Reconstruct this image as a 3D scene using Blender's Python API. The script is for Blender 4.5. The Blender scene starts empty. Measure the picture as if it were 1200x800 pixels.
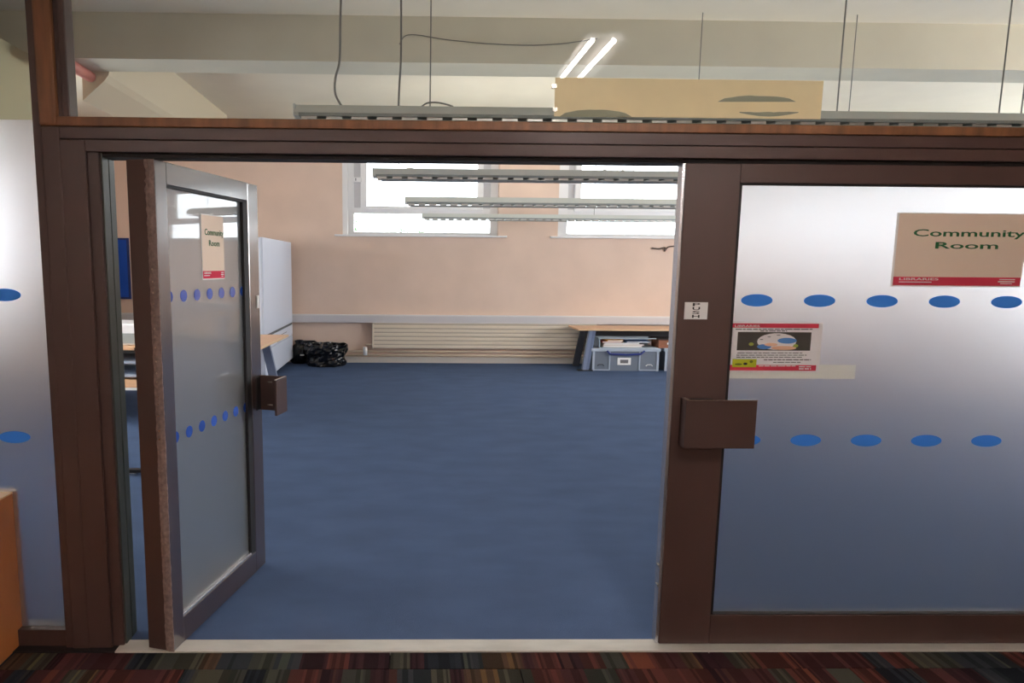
import bpy, bmesh, math, random
from mathutils import Vector, Matrix
random.seed(7)
SC = bpy.context.scene
COL = SC.collection
F = 735.0            # focal length in pixels of a 1200 x 800 frame
CX, CY = 490.0, 400.0
CAM = Vector((0, 0, 1.6))
PITCH, YAW, ROLL = math.radians(6.98), math.radians(0.88), 0.008
# ---------------------------------------------------------------- camera
R_CAM = (Matrix.Rotation(-YAW, 3, 'Z') @ Matrix.Rotation(math.pi/2 - PITCH, 3, 'X') @ Matrix.Rotation(ROLL, 3, 'Z'))
cam_data = bpy.data.cameras.new('camera')
cam = bpy.data.objects.new('camera', cam_data); COL.objects.link(cam)
cam.matrix_world = Matrix.Translation(CAM) @ R_CAM.to_4x4()
cam_data.sensor_width = 36; cam_data.lens = F / 1200 * 36
cam_data.shift_x = (600 - CX) / 1200
cam_data.clip_start = 0.05; cam_data.clip_end = 300
SC.camera = cam
# ---------------------------------------------------------------- daylight and exposure
SKY = 7.2
world = bpy.data.worlds.new('overcast_sky'); SC.world = world; world.use_nodes = True
wn = world.node_tree.nodes; wl = world.node_tree.links
bg = wn['Background']; bg.inputs['Color'].default_value = (0.90, 0.95, 1.0, 1); bg.inputs['Strength'].default_value = SKY
SC.view_settings.view_transform = 'Standard'; SC.view_settings.look = 'None'
SC.view_settings.exposure = 0.0; SC.view_settings.gamma = 1.0; SC.view_settings.use_curve_mapping = False
try:
    SC.cycles.use_denoising = True
    SC.cycles.max_bounces = 12; SC.cycles.diffuse_bounces = 6; SC.cycles.glossy_bounces = 5
    SC.cycles.transmission_bounces = 10; SC.cycles.transparent_max_bounces = 12
    SC.cycles.sample_clamp_indirect = 12
except Exception: pass

def ray(px, py):
    return R_CAM @ Vector(((px - CX) / F, (CY - py) / F, -1))
def at(px, py, Y):
    "x and z of the place seen at a pixel, at depth Y"
    d = ray(px, py); t = Y / d.y; p = CAM + d * t
    return p.x, p.z
def ax(px, py, Y): return at(px, py, Y)[0]
def az(px, py, Y): return at(px, py, Y)[1]
def onz(px, py, z=0.0):
    d = ray(px, py); t = (z - CAM.z) / d.z; p = CAM + d * t
    return p.x, p.y

# ---------------------------------------------------------------- materials
def lin(c):
    return tuple(((v/255)/12.92 if v/255 <= .04045 else ((v/255+.055)/1.055)**2.4) for v in c) + (1,)
MATS = {}
def mat(name, rgb, rough=.5, metal=0, var=0.0, scale=8, bump=0.0, bscale=60, stretch=(1,1,1), spec=.5, emit=None, coat=0, trans=0):
    if name in MATS: return MATS[name]
    m = bpy.data.materials.new(name); m.use_nodes = True
    n, l = m.node_tree.nodes, m.node_tree.links
    b = n['Principled BSDF']; c = lin(rgb)
    b.inputs['Base Color'].default_value = c; b.inputs['Roughness'].default_value = rough
    b.inputs['Metallic'].default_value = metal; b.inputs['Specular IOR Level'].default_value = spec
    b.inputs['Coat Weight'].default_value = coat; b.inputs['Transmission Weight'].default_value = trans
    if emit:
        b.inputs['Emission Color'].default_value = lin(emit[0]); b.inputs['Emission Strength'].default_value = emit[1]
    if var or bump:
        tc = n.new('ShaderNodeTexCoord'); mp = n.new('ShaderNodeMapping'); l.new(tc.outputs['Object'], mp.inputs['Vector'])
        mp.inputs['Scale'].default_value = stretch
    if var:
        no = n.new('ShaderNodeTexNoise'); no.inputs['Scale'].default_value = scale; no.inputs['Detail'].default_value = 6
        l.new(mp.outputs[0], no.inputs['Vector'])
        cr = n.new('ShaderNodeValToRGB'); l.new(no.outputs['Fac'], cr.inputs['Fac'])
        cr.color_ramp.elements[0].position = .3; cr.color_ramp.elements[1].position = .7
        cr.color_ramp.elements[0].color = tuple(v*(1-var) for v in c[:3]) + (1,)
        cr.color_ramp.elements[1].color = tuple(min(1, v*(1+var)) for v in c[:3]) + (1,)
        l.new(cr.outputs[0], b.inputs['Base Color'])
    if bump:
        nb = n.new('ShaderNodeTexNoise'); nb.inputs['Scale'].default_value = bscale; nb.inputs['Detail'].default_value = 4
        l.new(mp.outputs[0], nb.inputs['Vector'])
        bu = n.new('ShaderNodeBump'); bu.inputs['Strength'].default_value = bump; bu.inputs['Distance'].default_value = .01
        l.new(nb.outputs['Fac'], bu.inputs['Height']); l.new(bu.outputs[0], b.inputs['Normal'])
    MATS[name] = m; return m

M_WALL = mat('cream_paint', (228, 203, 186), .8, var=.04, scale=2, bump=.15, bscale=90)
M_CEIL = mat('ceiling_paint', (240, 232, 216), .85, var=.03, scale=2)
M_BEAM = mat('beam_paint', (214, 210, 194), .85, var=.03, scale=3)
M_CARPET = mat('blue_carpet', (83, 101, 134), .95, var=.08, scale=5, bump=.8, bscale=420, stretch=(.5, 1, 1), spec=.1)
M_BRONZE = mat('brown_anodised_aluminium', (72, 52, 47), .38, var=.07, scale=5, stretch=(1, 1, .3), spec=.5)
M_BRONZE2 = mat('dark_trim_recess_shade', (17, 13, 14), .6)
M_WOODTRIM = mat('worn_brown_timber', (122, 80, 48), .45, var=.3, scale=9, stretch=(3, 3, .4), bump=.15, bscale=30)
M_WHITE = mat('white_plastic', (238, 238, 240), .35)
M_TRUNK = mat('trunking_plastic', (222, 220, 222), .4)
M_SKIRT = mat('skirting_paint', (205, 198, 190), .5)
M_ALU = mat('worn_aluminium', (206, 201, 192), .45, metal=.15, var=.12, scale=14, stretch=(.3, 1, 1), bump=.1)
M_ALU_LIT = mat('aluminium_and_lit_edge', (205, 205, 210), .25, metal=.8)
M_STEEL = mat('steel_screw', (215, 210, 200), .2, metal=1)
M_LUM = mat('luminaire_grey', (206, 212, 210), .4)
M_LUMD = mat('luminaire_dark', (150, 158, 158), .5)
M_LOUV = mat('louvre_metal', (225, 225, 225), .4, metal=.9)
M_WIRE = mat('grey_wire', (120, 120, 116), .5)
M_BLACK = mat('black_plastic', (20, 20, 22), .45)
M_BAG = mat('black_bin_bag', (20, 20, 23), .24, bump=.7, bscale=14)
M_DESK = mat('beech_laminate', (218, 172, 132), .4, var=.06, scale=5, stretch=(.3, 4, 4))
M_DESKEDGE = mat('beech_edging', (224, 190, 152), .4)
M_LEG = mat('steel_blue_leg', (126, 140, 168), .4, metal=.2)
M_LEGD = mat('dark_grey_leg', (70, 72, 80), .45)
M_CAB = mat('white_cabinet_paint', (214, 222, 238), .35)
M_CABG = mat('cabinet_gap', (90, 95, 100), .6)
M_CRATE = mat('translucent_grey_crate', (112, 122, 136), .35, spec=.5)
M_CRATEL = mat('pale_crate_rib', (172, 184, 200), .3)
M_BLUEH = mat('blue_handle', (30, 50, 130), .35)
M_PAPER = mat('white_paper', (236, 236, 234), .7)
M_CARD = mat('brown_cardboard', (150, 98, 74), .8, var=.15, scale=20)
M_BOX = mat('orange_varnished_wood', (190, 118, 66), .38, var=.16, scale=4, stretch=(4, 1, .4), bump=.03)
M_BOXE = mat('pale_wood_edge', (232, 188, 138), .4)
M_BLUEB = mat('blue_felt', (24, 82, 190), .9, bump=.1)


M_GREEN = mat('green_ink', (22, 92, 44), .6)
M_INK = mat('black_ink', (28, 28, 30), .6)
M_INKG = mat('grey_ink', (110, 108, 110), .7)
M_CREAMBOARD = mat('cream_backed_board', (240, 226, 182), .75, var=.04, scale=6)
M_TEAR = mat('torn_patch', (150, 154, 132), .8)
M_REDPIPE = mat('red_pipe_paint', (206, 132, 122), .4)
M_PILE = mat('draught_brush_pile', (138, 118, 111), .9, var=.3, scale=60, bump=.6, bscale=300)

def schlick(n, l, k):
    lw = n.new('ShaderNodeLayerWeight'); lw.inputs['Blend'].default_value = .5
    p = n.new('ShaderNodeMath'); p.operation = 'POWER'; l.new(lw.outputs['Facing'], p.inputs[0]); p.inputs[1].default_value = 5
    q = n.new('ShaderNodeMath'); q.operation = 'MULTIPLY_ADD'; q.use_clamp = True; l.new(p.outputs[0], q.inputs[0]); q.inputs[1].default_value = .96*k; q.inputs[2].default_value = .04*k
    return q
def clear_glass(name, tint=(.93, .97, .95), refl=1.0):
    m = bpy.data.materials.new(name); m.use_nodes = True
    n, l = m.node_tree.nodes, m.node_tree.links; n.clear()
    o = n.new('ShaderNodeOutputMaterial'); t = n.new('ShaderNodeBsdfTransparent'); t.inputs[0].default_value = (*tint, 1)
    g = n.new('ShaderNodeBsdfGlossy'); g.inputs['Roughness'].default_value = 0.0
    ma = schlick(n, l, refl)
    mx = n.new('ShaderNodeMixShader'); l.new(ma.outputs[0], mx.inputs[0]); l.new(t.outputs[0], mx.inputs[1]); l.new(g.outputs[0], mx.inputs[2])
    l.new(mx.outputs[0], o.inputs[0]); return m
M_GLASS = clear_glass('clear_glazing', (.94, .965, .93), 1.15)
M_WINGLASS = clear_glass('window_glazing', (.97, .98, .98), 1.0)

def frosted(name, rough=.47, haze=.025, tint=(.83, .835, .85), refl=1.4, dif=.02):
    "one thin film sheet: rough refraction and diffuse scatter behind a smooth reflecting face"
    m = bpy.data.materials.new(name); m.use_nodes = True
    n, l = m.node_tree.nodes, m.node_tree.links; n.clear()
    o = n.new('ShaderNodeOutputMaterial')
    g = n.new('ShaderNodeBsdfRefraction'); g.inputs['Color'].default_value = (*tint, 1); g.inputs['Roughness'].default_value = rough; g.inputs['IOR'].default_value = 1.45; g.distribution = 'BECKMANN'
    tr = n.new('ShaderNodeBsdfTranslucent'); tr.inputs[0].default_value = (*tint, 1)
    mx = n.new('ShaderNodeMixShader'); mx.inputs[0].default_value = haze
    l.new(g.outputs[0], mx.inputs[1]); l.new(tr.outputs[0], mx.inputs[2])
    di = n.new('ShaderNodeBsdfDiffuse'); di.inputs[0].default_value = (.75, .80, .78, 1)
    m2 = n.new('ShaderNodeMixShader'); m2.inputs[0].default_value = dif
    l.new(mx.outputs[0], m2.inputs[1]); l.new(di.outputs[0], m2.inputs[2])
    gl = n.new('ShaderNodeBsdfGlossy'); gl.inputs['Roughness'].default_value = .02
    ma = schlick(n, l, refl)
    m3 = n.new('ShaderNodeMixShader'); l.new(ma.outputs[0], m3.inputs[0]); l.new(m2.outputs[0], m3.inputs[1]); l.new(gl.outputs[0], m3.inputs[2])
    l.new(m3.outputs[0], o.inputs[0]); return m
M_FROST = frosted('frosted_film_glass')
M_FROST2 = frosted('frosted_film_glass_leaf', refl=3.0, dif=.10)

def vinyl(name, rgb, refl=0, dif=.4):
    m = bpy.data.materials.new(name); m.use_nodes = True
    n, l = m.node_tree.nodes, m.node_tree.links; n.clear()
    o = n.new('ShaderNodeOutputMaterial')
    tr = n.new('ShaderNodeBsdfTranslucent'); tr.inputs[0].default_value = lin(rgb)
    di = n.new('ShaderNodeBsdfDiffuse'); di.inputs[0].default_value = lin(rgb)
    a = n.new('ShaderNodeMixShader'); a.inputs[0].default_value = dif
    l.new(tr.outputs[0], a.inputs[1]); l.new(di.outputs[0], a.inputs[2]); l.new(a.outputs[0], o.inputs[0])
    if refl:
        gl = n.new('ShaderNodeBsdfGlossy'); gl.inputs['Roughness'].default_value = .05; f = schlick(n, l, refl)
        b = n.new('ShaderNodeMixShader'); l.new(f.outputs[0], b.inputs[0]); l.new(a.outputs[0], b.inputs[1]); l.new(gl.outputs[0], b.inputs[2]); l.new(b.outputs[0], o.inputs[0])
    return m
M_DOT = vinyl('blue_vinyl_dot', (84, 158, 252))
M_TAN = vinyl('tan_print', (248, 230, 212), dif=.75); M_RED = vinyl('crimson_print', (222, 76, 98), dif=.75); M_SHEET = vinyl('backlit_paper', (252, 252, 250), dif=.7)

def stripes():
    m = bpy.data.materials.new('striped_carpet'); m.use_nodes = True
    n, l = m.node_tree.nodes, m.node_tree.links; b = n['Principled BSDF']
    b.inputs['Roughness'].default_value = .95; b.inputs['Specular IOR Level'].default_value = .1
    tc = n.new('ShaderNodeTexCoord'); sp = n.new('ShaderNodeSeparateXYZ'); l.new(tc.outputs['Object'], sp.inputs[0])
    oi = n.new('ShaderNodeObjectInfo')
    def M(op, a, v):
        x = n.new('ShaderNodeMath'); x.operation = op; l.new(a, x.inputs[0])
        if hasattr(v, 'links'): l.new(v, x.inputs[1])
        else: x.inputs[1].default_value = v
        return x.outputs[0]
    rnd = M('MULTIPLY', oi.outputs['Random'], 977.0)
    nz = n.new('ShaderNodeTexNoise'); nz.noise_dimensions = '1D'; nz.inputs['Scale'].default_value = 5
    wv = M('ADD', sp.outputs['X'], rnd); l.new(wv, nz.inputs['W'])
    warp = M('MULTIPLY', nz.outputs['Fac'], .22)
    base = M('ADD', wv, warp)
    def white(f):
        s = M('FLOOR', M('MULTIPLY', base, f), 0); w = n.new('ShaderNodeTexWhiteNoise'); w.noise_dimensions = '1D'; l.new(s, w.inputs['W']); return w.outputs['Value']
    cr = n.new('ShaderNodeValToRGB'); cr.color_ramp.interpolation = 'CONSTANT'; l.new(white(10.0), cr.inputs['Fac'])
    pal = [(74, 42, 42), (64, 64, 56), (36, 39, 46), (76, 57, 44), (54, 32, 36), (70, 67, 57), (50, 53, 57), (84, 46, 41)]
    e = cr.color_ramp.elements; e[0].color = lin(pal[0]); e[1].position = 1/8; e[1].color = lin(pal[1])
    for i in range(2, 8): q = e.new(i/8); q.color = lin(pal[i])
    cr2 = n.new('ShaderNodeValToRGB'); cr2.color_ramp.interpolation = 'CONSTANT'; l.new(white(60.0), cr2.inputs['Fac'])
    e = cr2.color_ramp.elements; e[0].color = (.5, .5, .5, 1); e[1].position = .35; e[1].color = (.85, .85, .85, 1)
    q = e.new(.7); q.color = (1.15, 1.12, 1.05, 1); q = e.new(.92); q.color = (1.7, 1.65, 1.1, 1)
    mx = n.new('ShaderNodeMix'); mx.data_type = 'RGBA'; mx.blend_type = 'MULTIPLY'; mx.inputs[0].default_value = 1
    l.new(cr.outputs[0], mx.inputs[6]); l.new(cr2.outputs[0], mx.inputs[7]); l.new(mx.outputs[2], b.inputs['Base Color'])
    fz = n.new('ShaderNodeTexNoise'); fz.inputs['Scale'].default_value = 300; l.new(tc.outputs['Object'], fz.inputs['Vector'])
    bu = n.new('ShaderNodeBump'); bu.inputs['Strength'].default_value = .6; bu.inputs['Distance'].default_value = .005
    l.new(fz.outputs['Fac'], bu.inputs['Height']); l.new(bu.outputs[0], b.inputs['Normal'])
    return m
M_STRIPE = stripes()

# ---------------------------------------------------------------- building helpers
def bx(bm, x0, x1, y0, y1, z0, z1, bev=0.0):
    xs, ys, zs = sorted((x0, x1)), sorted((y0, y1)), sorted((z0, z1))
    v = [bm.verts.new((x, y, z)) for z in zs for y in ys for x in xs]
    fs = [bm.faces.new([v[i] for i in f]) for f in ((0,2,3,1), (4,5,7,6), (0,1,5,4), (2,6,7,3), (0,4,6,2), (1,3,7,5))]
    if bev:
        es = list({e for f in fs for e in f.edges})
        bmesh.ops.bevel(bm, geom=es, offset=bev, segments=2, affect='EDGES', profile=.5)
def prism(bm, pts, axis, a, b):
    "polygon of 2D points pushed along an axis: 'x' takes (y,z), 'y' takes (x,z), 'z' takes (x,y)"
    def P(p, t): return {'x': (t, p[0], p[1]), 'y': (p[0], t, p[1]), 'z': (p[0], p[1], t)}[axis]
    A = [bm.verts.new(P(p, a)) for p in pts]; B = [bm.verts.new(P(p, b)) for p in pts]; n = len(pts)
    bm.faces.new(A); bm.faces.new(B[::-1])
    for i in range(n): bm.faces.new((A[i], B[i], B[(i+1) % n], A[(i+1) % n]))
def tube(bm, pts, r, seg=8, ry=None):
    "round tube along a polyline"
    pts = [Vector(p) for p in pts]; rings = []
    for i, p in enumerate(pts):
        d = (pts[min(i+1, len(pts)-1)] - pts[max(i-1, 0)]).normalized()
        up = Vector((0, 0, 1)) if abs(d.z) < .9 else Vector((1, 0, 0))
        s = d.cross(up).normalized(); u = s.cross(d)
        rings.append([bm.verts.new(p + s*math.cos(2*math.pi*k/seg)*r + u*math.sin(2*math.pi*k/seg)*(ry or r)) for k in range(seg)])
    for a, b in zip(rings, rings[1:]):
        for k in range(seg): bm.faces.new((a[k], b[k], b[(k+1) % seg], a[(k+1) % seg]))
    bm.faces.new(rings[0]); bm.faces.new(rings[-1][::-1])
def link(name, bm, m, parent=None, smooth=False, loc=None, rotz=0):
    bmesh.ops.recalc_face_normals(bm, faces=bm.faces)
    me = bpy.data.meshes.new(name); bm.to_mesh(me); bm.free(); me.materials.append(m)
    if smooth:
        for p in me.polygons: p.use_smooth = True
    o = bpy.data.objects.new(name, me); COL.objects.link(o)
    if parent: o.parent = parent
    if loc: o.location = loc
    o.rotation_euler.z = rotz
    return o
def box(name, m, parent, x0, x1, y0, y1, z0, z1, bev=0.0):
    bm = bmesh.new(); bx(bm, x0, x1, y0, y1, z0, z1, bev); return link(name, bm, m, parent)
def empty(name, loc=(0, 0, 0), rotz=0):
    o = bpy.data.objects.new(name, None); COL.objects.link(o); o.location = loc; o.rotation_euler.z = rotz; o.empty_display_size = .1; return o
def tag(o, label, cat, group=None):
    o['label'] = label; o['category'] = cat
    if group: o['group'] = group
    return o
def thing(name, label, cat, loc=(0, 0, 0), rotz=0, group=None): return tag(empty(name, loc, rotz), label, cat, group)
def struct(o): o['kind'] = 'structure'; return o
def quad(name, m, parent, pts):
    bm = bmesh.new(); bm.faces.new([bm.verts.new(p) for p in pts]); return link(name, bm, m, parent)
def text_mesh(name, s, m, parent, x0, x1, z0, z1, y, depth=.0006):
    "flat raised lettering that fills the given rectangle, facing -y"
    cu = bpy.data.curves.new(name, 'FONT'); cu.body = s; cu.extrude = .02; cu.align_x = 'CENTER'; cu.resolution_u = 3; cu.offset = .012
    o = bpy.data.objects.new('t', cu); COL.objects.link(o); bpy.context.view_layer.update()
    dg = bpy.context.evaluated_depsgraph_get(); me = bpy.data.meshes.new_from_object(o.evaluated_get(dg))
    bpy.data.objects.remove(o); bpy.data.curves.remove(cu)
    xs = [v.co.x for v in me.vertices]; ys = [v.co.y for v in me.vertices]
    for v in me.vertices:
        X = x0 + (v.co.x - min(xs)) / (max(xs) - min(xs)) * (x1 - x0); Z = z0 + (v.co.y - min(ys)) / (max(ys) - min(ys)) * (z1 - z0)
        v.co = (X, y - (depth if v.co.z > 0 else 0), Z)
    me.materials.clear(); me.materials.append(m); me.name = name
    q = bpy.data.objects.new(name, me); COL.objects.link(q); q.parent = parent; return q

# ---------------------------------------------------------------- key planes
YF = 2.475           # front face of the glazed partition
YB = 10.19           # far wall
XL, XR = -5.0, 9.0   # side walls of the room beyond
HC = 3.55            # its ceiling
LC = 3.0             # ceiling of the library side
TH0, TH1 = 2.432, 2.515

# floors
bm = bmesh.new(); bx(bm, XL, XR, TH1, YB, -.1, 0); struct(link('floor', bm, M_CARPET))
fl = struct(box('floor', M_STRIPE, None, -6, 7, -4, TH0, -.1, -.012)); fl.name = 'floor.001'
# carpet tiles of the library side, laid in staggered rows
tm = bmesh.new(); bx(tm, 0.002, 1.331, .001, .499, -.012, 0, .0015)
t0 = link('carpet_tile', tm, M_STRIPE, fl)
tc_ = bmesh.new(); bx(tc_, 0.002, 1.331, .001, TH0 - 2.325, -.012, 0, .0015)
t1 = link('carpet_tile', tc_, M_STRIPE, fl)
first = True
for r in range(6):
    for c in range(9):
        o = (t1 if r == 0 else t0) if (c == 0 and r < 2) else (t1 if r == 0 else t0).copy()
        if not (c == 0 and r < 2): COL.objects.link(o); o.parent = fl
        o.location = (-5.4 + c*1.333 + (r % 2)*.52, 2.325 - .5*r, 0)
# metal threshold across the doorway
th = struct(empty('trim_1'))
box('foot_rail', M_BRONZE2, th, -3.6, ax(140, 757, YF), TH0, TH1, -.05, .004)
box('threshold_bar', M_ALU, th, ax(140, 757, YF), 5, TH0, TH1, -.05, .006, .002)
# far wall, pierced by four windows
wz0, wz1 = az(500, 275.5, YB), 3.40
W1 = (ax(401, 230, YB), ax(585, 230, YB)); W2x = ax(655, 230, YB); WW = W1[1] - W1[0]; PITCHW = W2x - W1[0]
WX = [(W1[0] + i*PITCHW, W1[0] + i*PITCHW + WW) for i in range(-1, 4)]
WX = [w for w in WX if w[1] < XR - .2 and w[0] > XL + .2][0 if False else 0:]
WX = [w for w in WX if w[0] > W1[0] - .01]
bm = bmesh.new(); TW = .30
xe = XL - .2
for w in WX + [None]:
    x2 = w[0] if w else XR + .2
    bx(bm, xe, x2, YB, YB+TW, -.1, HC + .2)
    if w:
        bx(bm, w[0], w[1], YB, YB+TW, -.1, wz0); bx(bm, w[0], w[1], YB, YB+TW, wz1, HC + .2); xe = w[1]
struct(link('wall_back', bm, M_WALL))
bm = bmesh.new(); LW = [(3.0, 4.6), (5.1, 6.7)]; ye = YF + .15  # left windows are out of view, added for fill light
for w in LW + [None]:
    y2 = w[0] if w else YB
    bx(bm, XL-.2, XL, ye, y2, -.1, HC+.2)
    if w: bx(bm, XL-.2, XL, w[0], w[1], -.1, 1.3); bx(bm, XL-.2, XL, w[0], w[1], 2.6, HC+.2); ye = w[1]
struct(link('wall_left', bm, M_WALL))
# right wall with unseen windows, added to bring light from that side
bm = bmesh.new(); RW = [(2.9, 5.1), (6.0, 8.2)]; ye = YF + .15
for w in RW + [None]:
    y2 = w[0] if w else YB
    bx(bm, XR, XR+.25, ye, y2, -.1, HC+.2)
    if w: bx(bm, XR, XR+.25, w[0], w[1], -.1, 1.2); bx(bm, XR, XR+.25, w[0], w[1], 3.3, HC+.2); ye = w[1]
struct(link('wall_right', bm, M_WALL))
struct(box('ceiling', M_CEIL, None, XL-.2, XR+.2, YF+.15, YB+TW, HC, HC+.2))
# library side shell
lc = struct(box('ceiling', M_CEIL, None, -6, 7, -4, YF+.15, LC, LC+.1))
struct(box('wall_rear', M_WALL, None, -6, 7, -4.1, -4, -.1, LC+.1))
struct(box('wall_library_left', M_WALL, None, -6.1, -6, -4, YF+.1, -.1, LC+.1))
struct(box('wall_library_right', M_WALL, None, 7, 7.1, -4, YF+.1, -.1, LC+.1))
# wall over the glazing between both ceilings, and blank ends of the partition
bm = bmesh.new(); bx(bm, -6, XR+.2, YF+.06, YF+.15, 2.96, HC+.2); bx(bm, 5.2, XR+.2, YF+.02, YF+.15, -.1, 2.96); bx(bm, -6, -3.6, YF+.02, YF+.15, -.1, 2.96)
struct(link('wall_front', bm, M_WALL))
# downstand beams
by0, bz = onz(700, 76, 3.2)[1], 3.2
by1 = onz(700, 91, 3.2)[1]
cb = struct(box('trim_2', M_BEAM, None, XL, XR, by0, by1, bz, HC))
zb = 2.99; xa, xb = -3.0, -2.52
A_, B_, C_, D_ = at(97, 118, by1), at(122, 95, by1), at(127, 88, by1), at(97, 84, by1)
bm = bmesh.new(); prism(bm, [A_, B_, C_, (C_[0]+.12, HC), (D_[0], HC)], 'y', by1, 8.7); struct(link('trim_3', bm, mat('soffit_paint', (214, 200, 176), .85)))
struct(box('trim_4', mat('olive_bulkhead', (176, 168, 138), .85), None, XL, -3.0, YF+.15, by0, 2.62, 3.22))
# ceiling board joint
x3 = ax(250, 100, 7.2)
# trunking, skirting
dz0, dz1 = az(500, 378.5, YB-.05), az(500, 369, YB-.05)
tk = struct(empty('trim_5')); box('dado_trunking', M_TRUNK, tk, XL, XR, YB-.07, YB, dz0, dz1, .004)
box('trunking_lid', mat('trunking_lid_grey', (206, 204, 208), .4), tk, XL, XR, YB-.076, YB-.07, dz0+.02, dz1-.02)
struct(box('baseboard_back', M_SKIRT, None, XL, XR, YB-.02, YB, 0, .10, .003))
struct(box('baseboard_left', M_SKIRT, None, XL, XL+.02, YF+.2, YB-.02, 0, .10, .003))

# ---------------------------------------------------------------- windows of the far wall
def side_fill(name, loc, rot, sx, sy, watts):
    "daylight stand-in: area lamp added in an unseen side window"
    ld = bpy.data.lights.new(name, 'AREA'); ld.shape = 'RECTANGLE'; ld.size = sx; ld.size_y = sy; ld.energy = watts; ld.color = (.95, .97, 1.0)
    o = bpy.data.objects.new(name, ld); COL.objects.link(o); o.location = loc; o.rotation_euler = rot; return o
def portal(name, loc, rot, sx, sy):
    ld = bpy.data.lights.new(name, 'AREA'); ld.shape = 'RECTANGLE'; ld.size = sx; ld.size_y = sy
    try: ld.cycles.is_portal = True
    except Exception: pass
    o = bpy.data.objects.new(name, ld); COL.objects.link(o); o.location = loc; o.rotation_euler = rot; return o
def window(i, w):
    x0, x1 = w; root = struct(empty('window_%d' % i, (x0, YB, wz0))); W = x1 - x0; H = wz1 - wz0
    k = W / 184.0  # metres per photo pixel across
    kz = .01386
    d0, d1 = .12, .19
    # outer frame
    bm = bmesh.new(); fw = 7*k; sb = .05
    bx(bm, 6*k, 6*k+fw, d0, d1, 0, H, .003); bx(bm, W-fw-2*k, W, d0, d1, 0, H, .003)
    bx(bm, 6*k+fw, W-fw-2*k, d0, d1, 0, sb, .003); bx(bm, 6*k+fw, W-fw-2*k, d0, d1, H-.09, H, .003)
    zt0 = az(500, 250.5, YB+.12) - wz0; zt1 = az(500, 244, YB+.12) - wz0
    bx(bm, 6*k+fw, W-fw-2*k, d0, d1, zt0, zt1, .003)
    link('window_frame', bm, M_WHITE, root)
    # opening sash
    a, b = 21*k, W - 18*k; c, d = zt1 - .03, H - .07
    bm = bmesh.new(); s = 7*k; sh = .055
    bx(bm, a, a+s, d0-.03, d1-.02, c, d, .004); bx(bm, b-s, b, d0-.03, d1-.02, c, d, .004)
    bx(bm, a+s, b-s, d0-.03, d1-.02, c, c+sh, .004); bx(bm, a+s, b-s, d0-.03, d1-.02, d-sh, d, .004)
    sash = link('sash', bm, M_WHITE, root)
    for e, f in ((13*k, a), (b, W-9*k)): box('filler_panel', mat('grey_upvc', (206, 206, 210), .4), root, e, f, d0+.02, d1-.01, zt1, H-.09)
    for hx in (12*k, b):
        h = box('pivot_hinge', M_WHITE, root, hx, hx+10*k, d0-.05, d0+.01, c + (d-c)*.50, c + (d-c)*.50 + .075, .008)
        box('screw_cap', M_CABG, h, hx+3*k, hx+4*k, d0-.056, d0-.05, c+(d-c)*.50+.02, c+(d-c)*.50+.06)
    box('pane', M_WINGLASS, root, a+s, b-s, .145, .151, c+sh, d-sh)
    box('pane', M_WINGLASS, root, 6*k+fw, W-fw, .15, .156, sb, zt0)
    bm = bmesh.new(); bx(bm, -9*k, W+10*k, -.06, d0, -.028, 0, .006); link('window_sill', bm, M_WHITE, root)
    bm = bmesh.new(); bx(bm, 0, 6*k, .02, d1+.05, 0, H); link('reveal_lining', bm, M_WHITE, root)
    portal('daylight_portal', ((x0+x1)/2, YB+.24, wz0+H/2), (math.pi/2, 0, math.pi), W, H).rotation_euler = (-math.pi/2, 0, 0)
for i, w in enumerate(WX): window(i+1, w)
for i, w in enumerate(RW):
    r = struct(empty('window_%d' % (i+8), (XR, w[0], 1.2))); bm = bmesh.new(); L = w[1]-w[0]
    for a, b, c, d in ((0, .08, 0, 2.1), (L-.08, L, 0, 2.1), (0, L, 0, .08), (0, L, 2.02, 2.1), (L/2-.04, L/2+.04, 0, 2.1)):
        bx(bm, .1, .17, a, b, c, d, .003)
    link('window_frame', bm, M_WHITE, r); box('pane', M_WINGLASS, r, .13, .136, .08, L-.08, .08, 2.02)
    side_fill('side_fill_lamp', (XR+.2, (w[0]+w[1])/2, 2.25), (0, math.pi/2, 0), 2.1, L, (330, 70)[i])

for i, w in enumerate(LW):
    r = struct(empty('window_%d' % (i+10), (XL, w[0], 1.3))); bm = bmesh.new(); L = w[1]-w[0]
    for a, b, c, d in ((0, .07, 0, 1.3), (L-.07, L, 0, 1.3), (0, L, 0, .07), (0, L, 1.23, 1.3)): bx(bm, -.15, -.08, a, b, c, d, .003)
    link('window_frame', bm, M_WHITE, r); box('pane', M_WINGLASS, r, -.12, -.114, .07, L-.07, .07, 1.23)
    side_fill('side_fill_lamp', (XL-.19, (w[0]+w[1])/2, 1.95), (0, -math.pi/2, 0), 1.3, L, 75)
# ---------------------------------------------------------------- partition frame
pf = struct(empty('trim_6', (0, 0, 0)))
zh = lambda py: az(640, py, YF)
z139, z151, z168, z183, z188 = zh(144), zh(155), zh(169.5), zh(184), zh(188.5)
PXR = 5.2
box('header_bead', M_WOODTRIM, pf, ax(66, 145, YF), PXR, YF-.02, YF+.06, z151, z139, .004)
box('header_rail', M_BRONZE, pf, ax(52, 160, YF), PXR, YF-.012, YF+.10, z168+.0015, z151, .002)
box('header_rail', M_BRONZE, pf, ax(52, 160, YF), PXR, YF-.008, YF+.10, z183, z168, .003)
box('head_gap_shade', M_BRONZE2, pf, ax(116, 186, YF), PXR, YF+.02, YF+.10, z188, z183)  # near-black strip puts the shade of the gap into the colour
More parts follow.
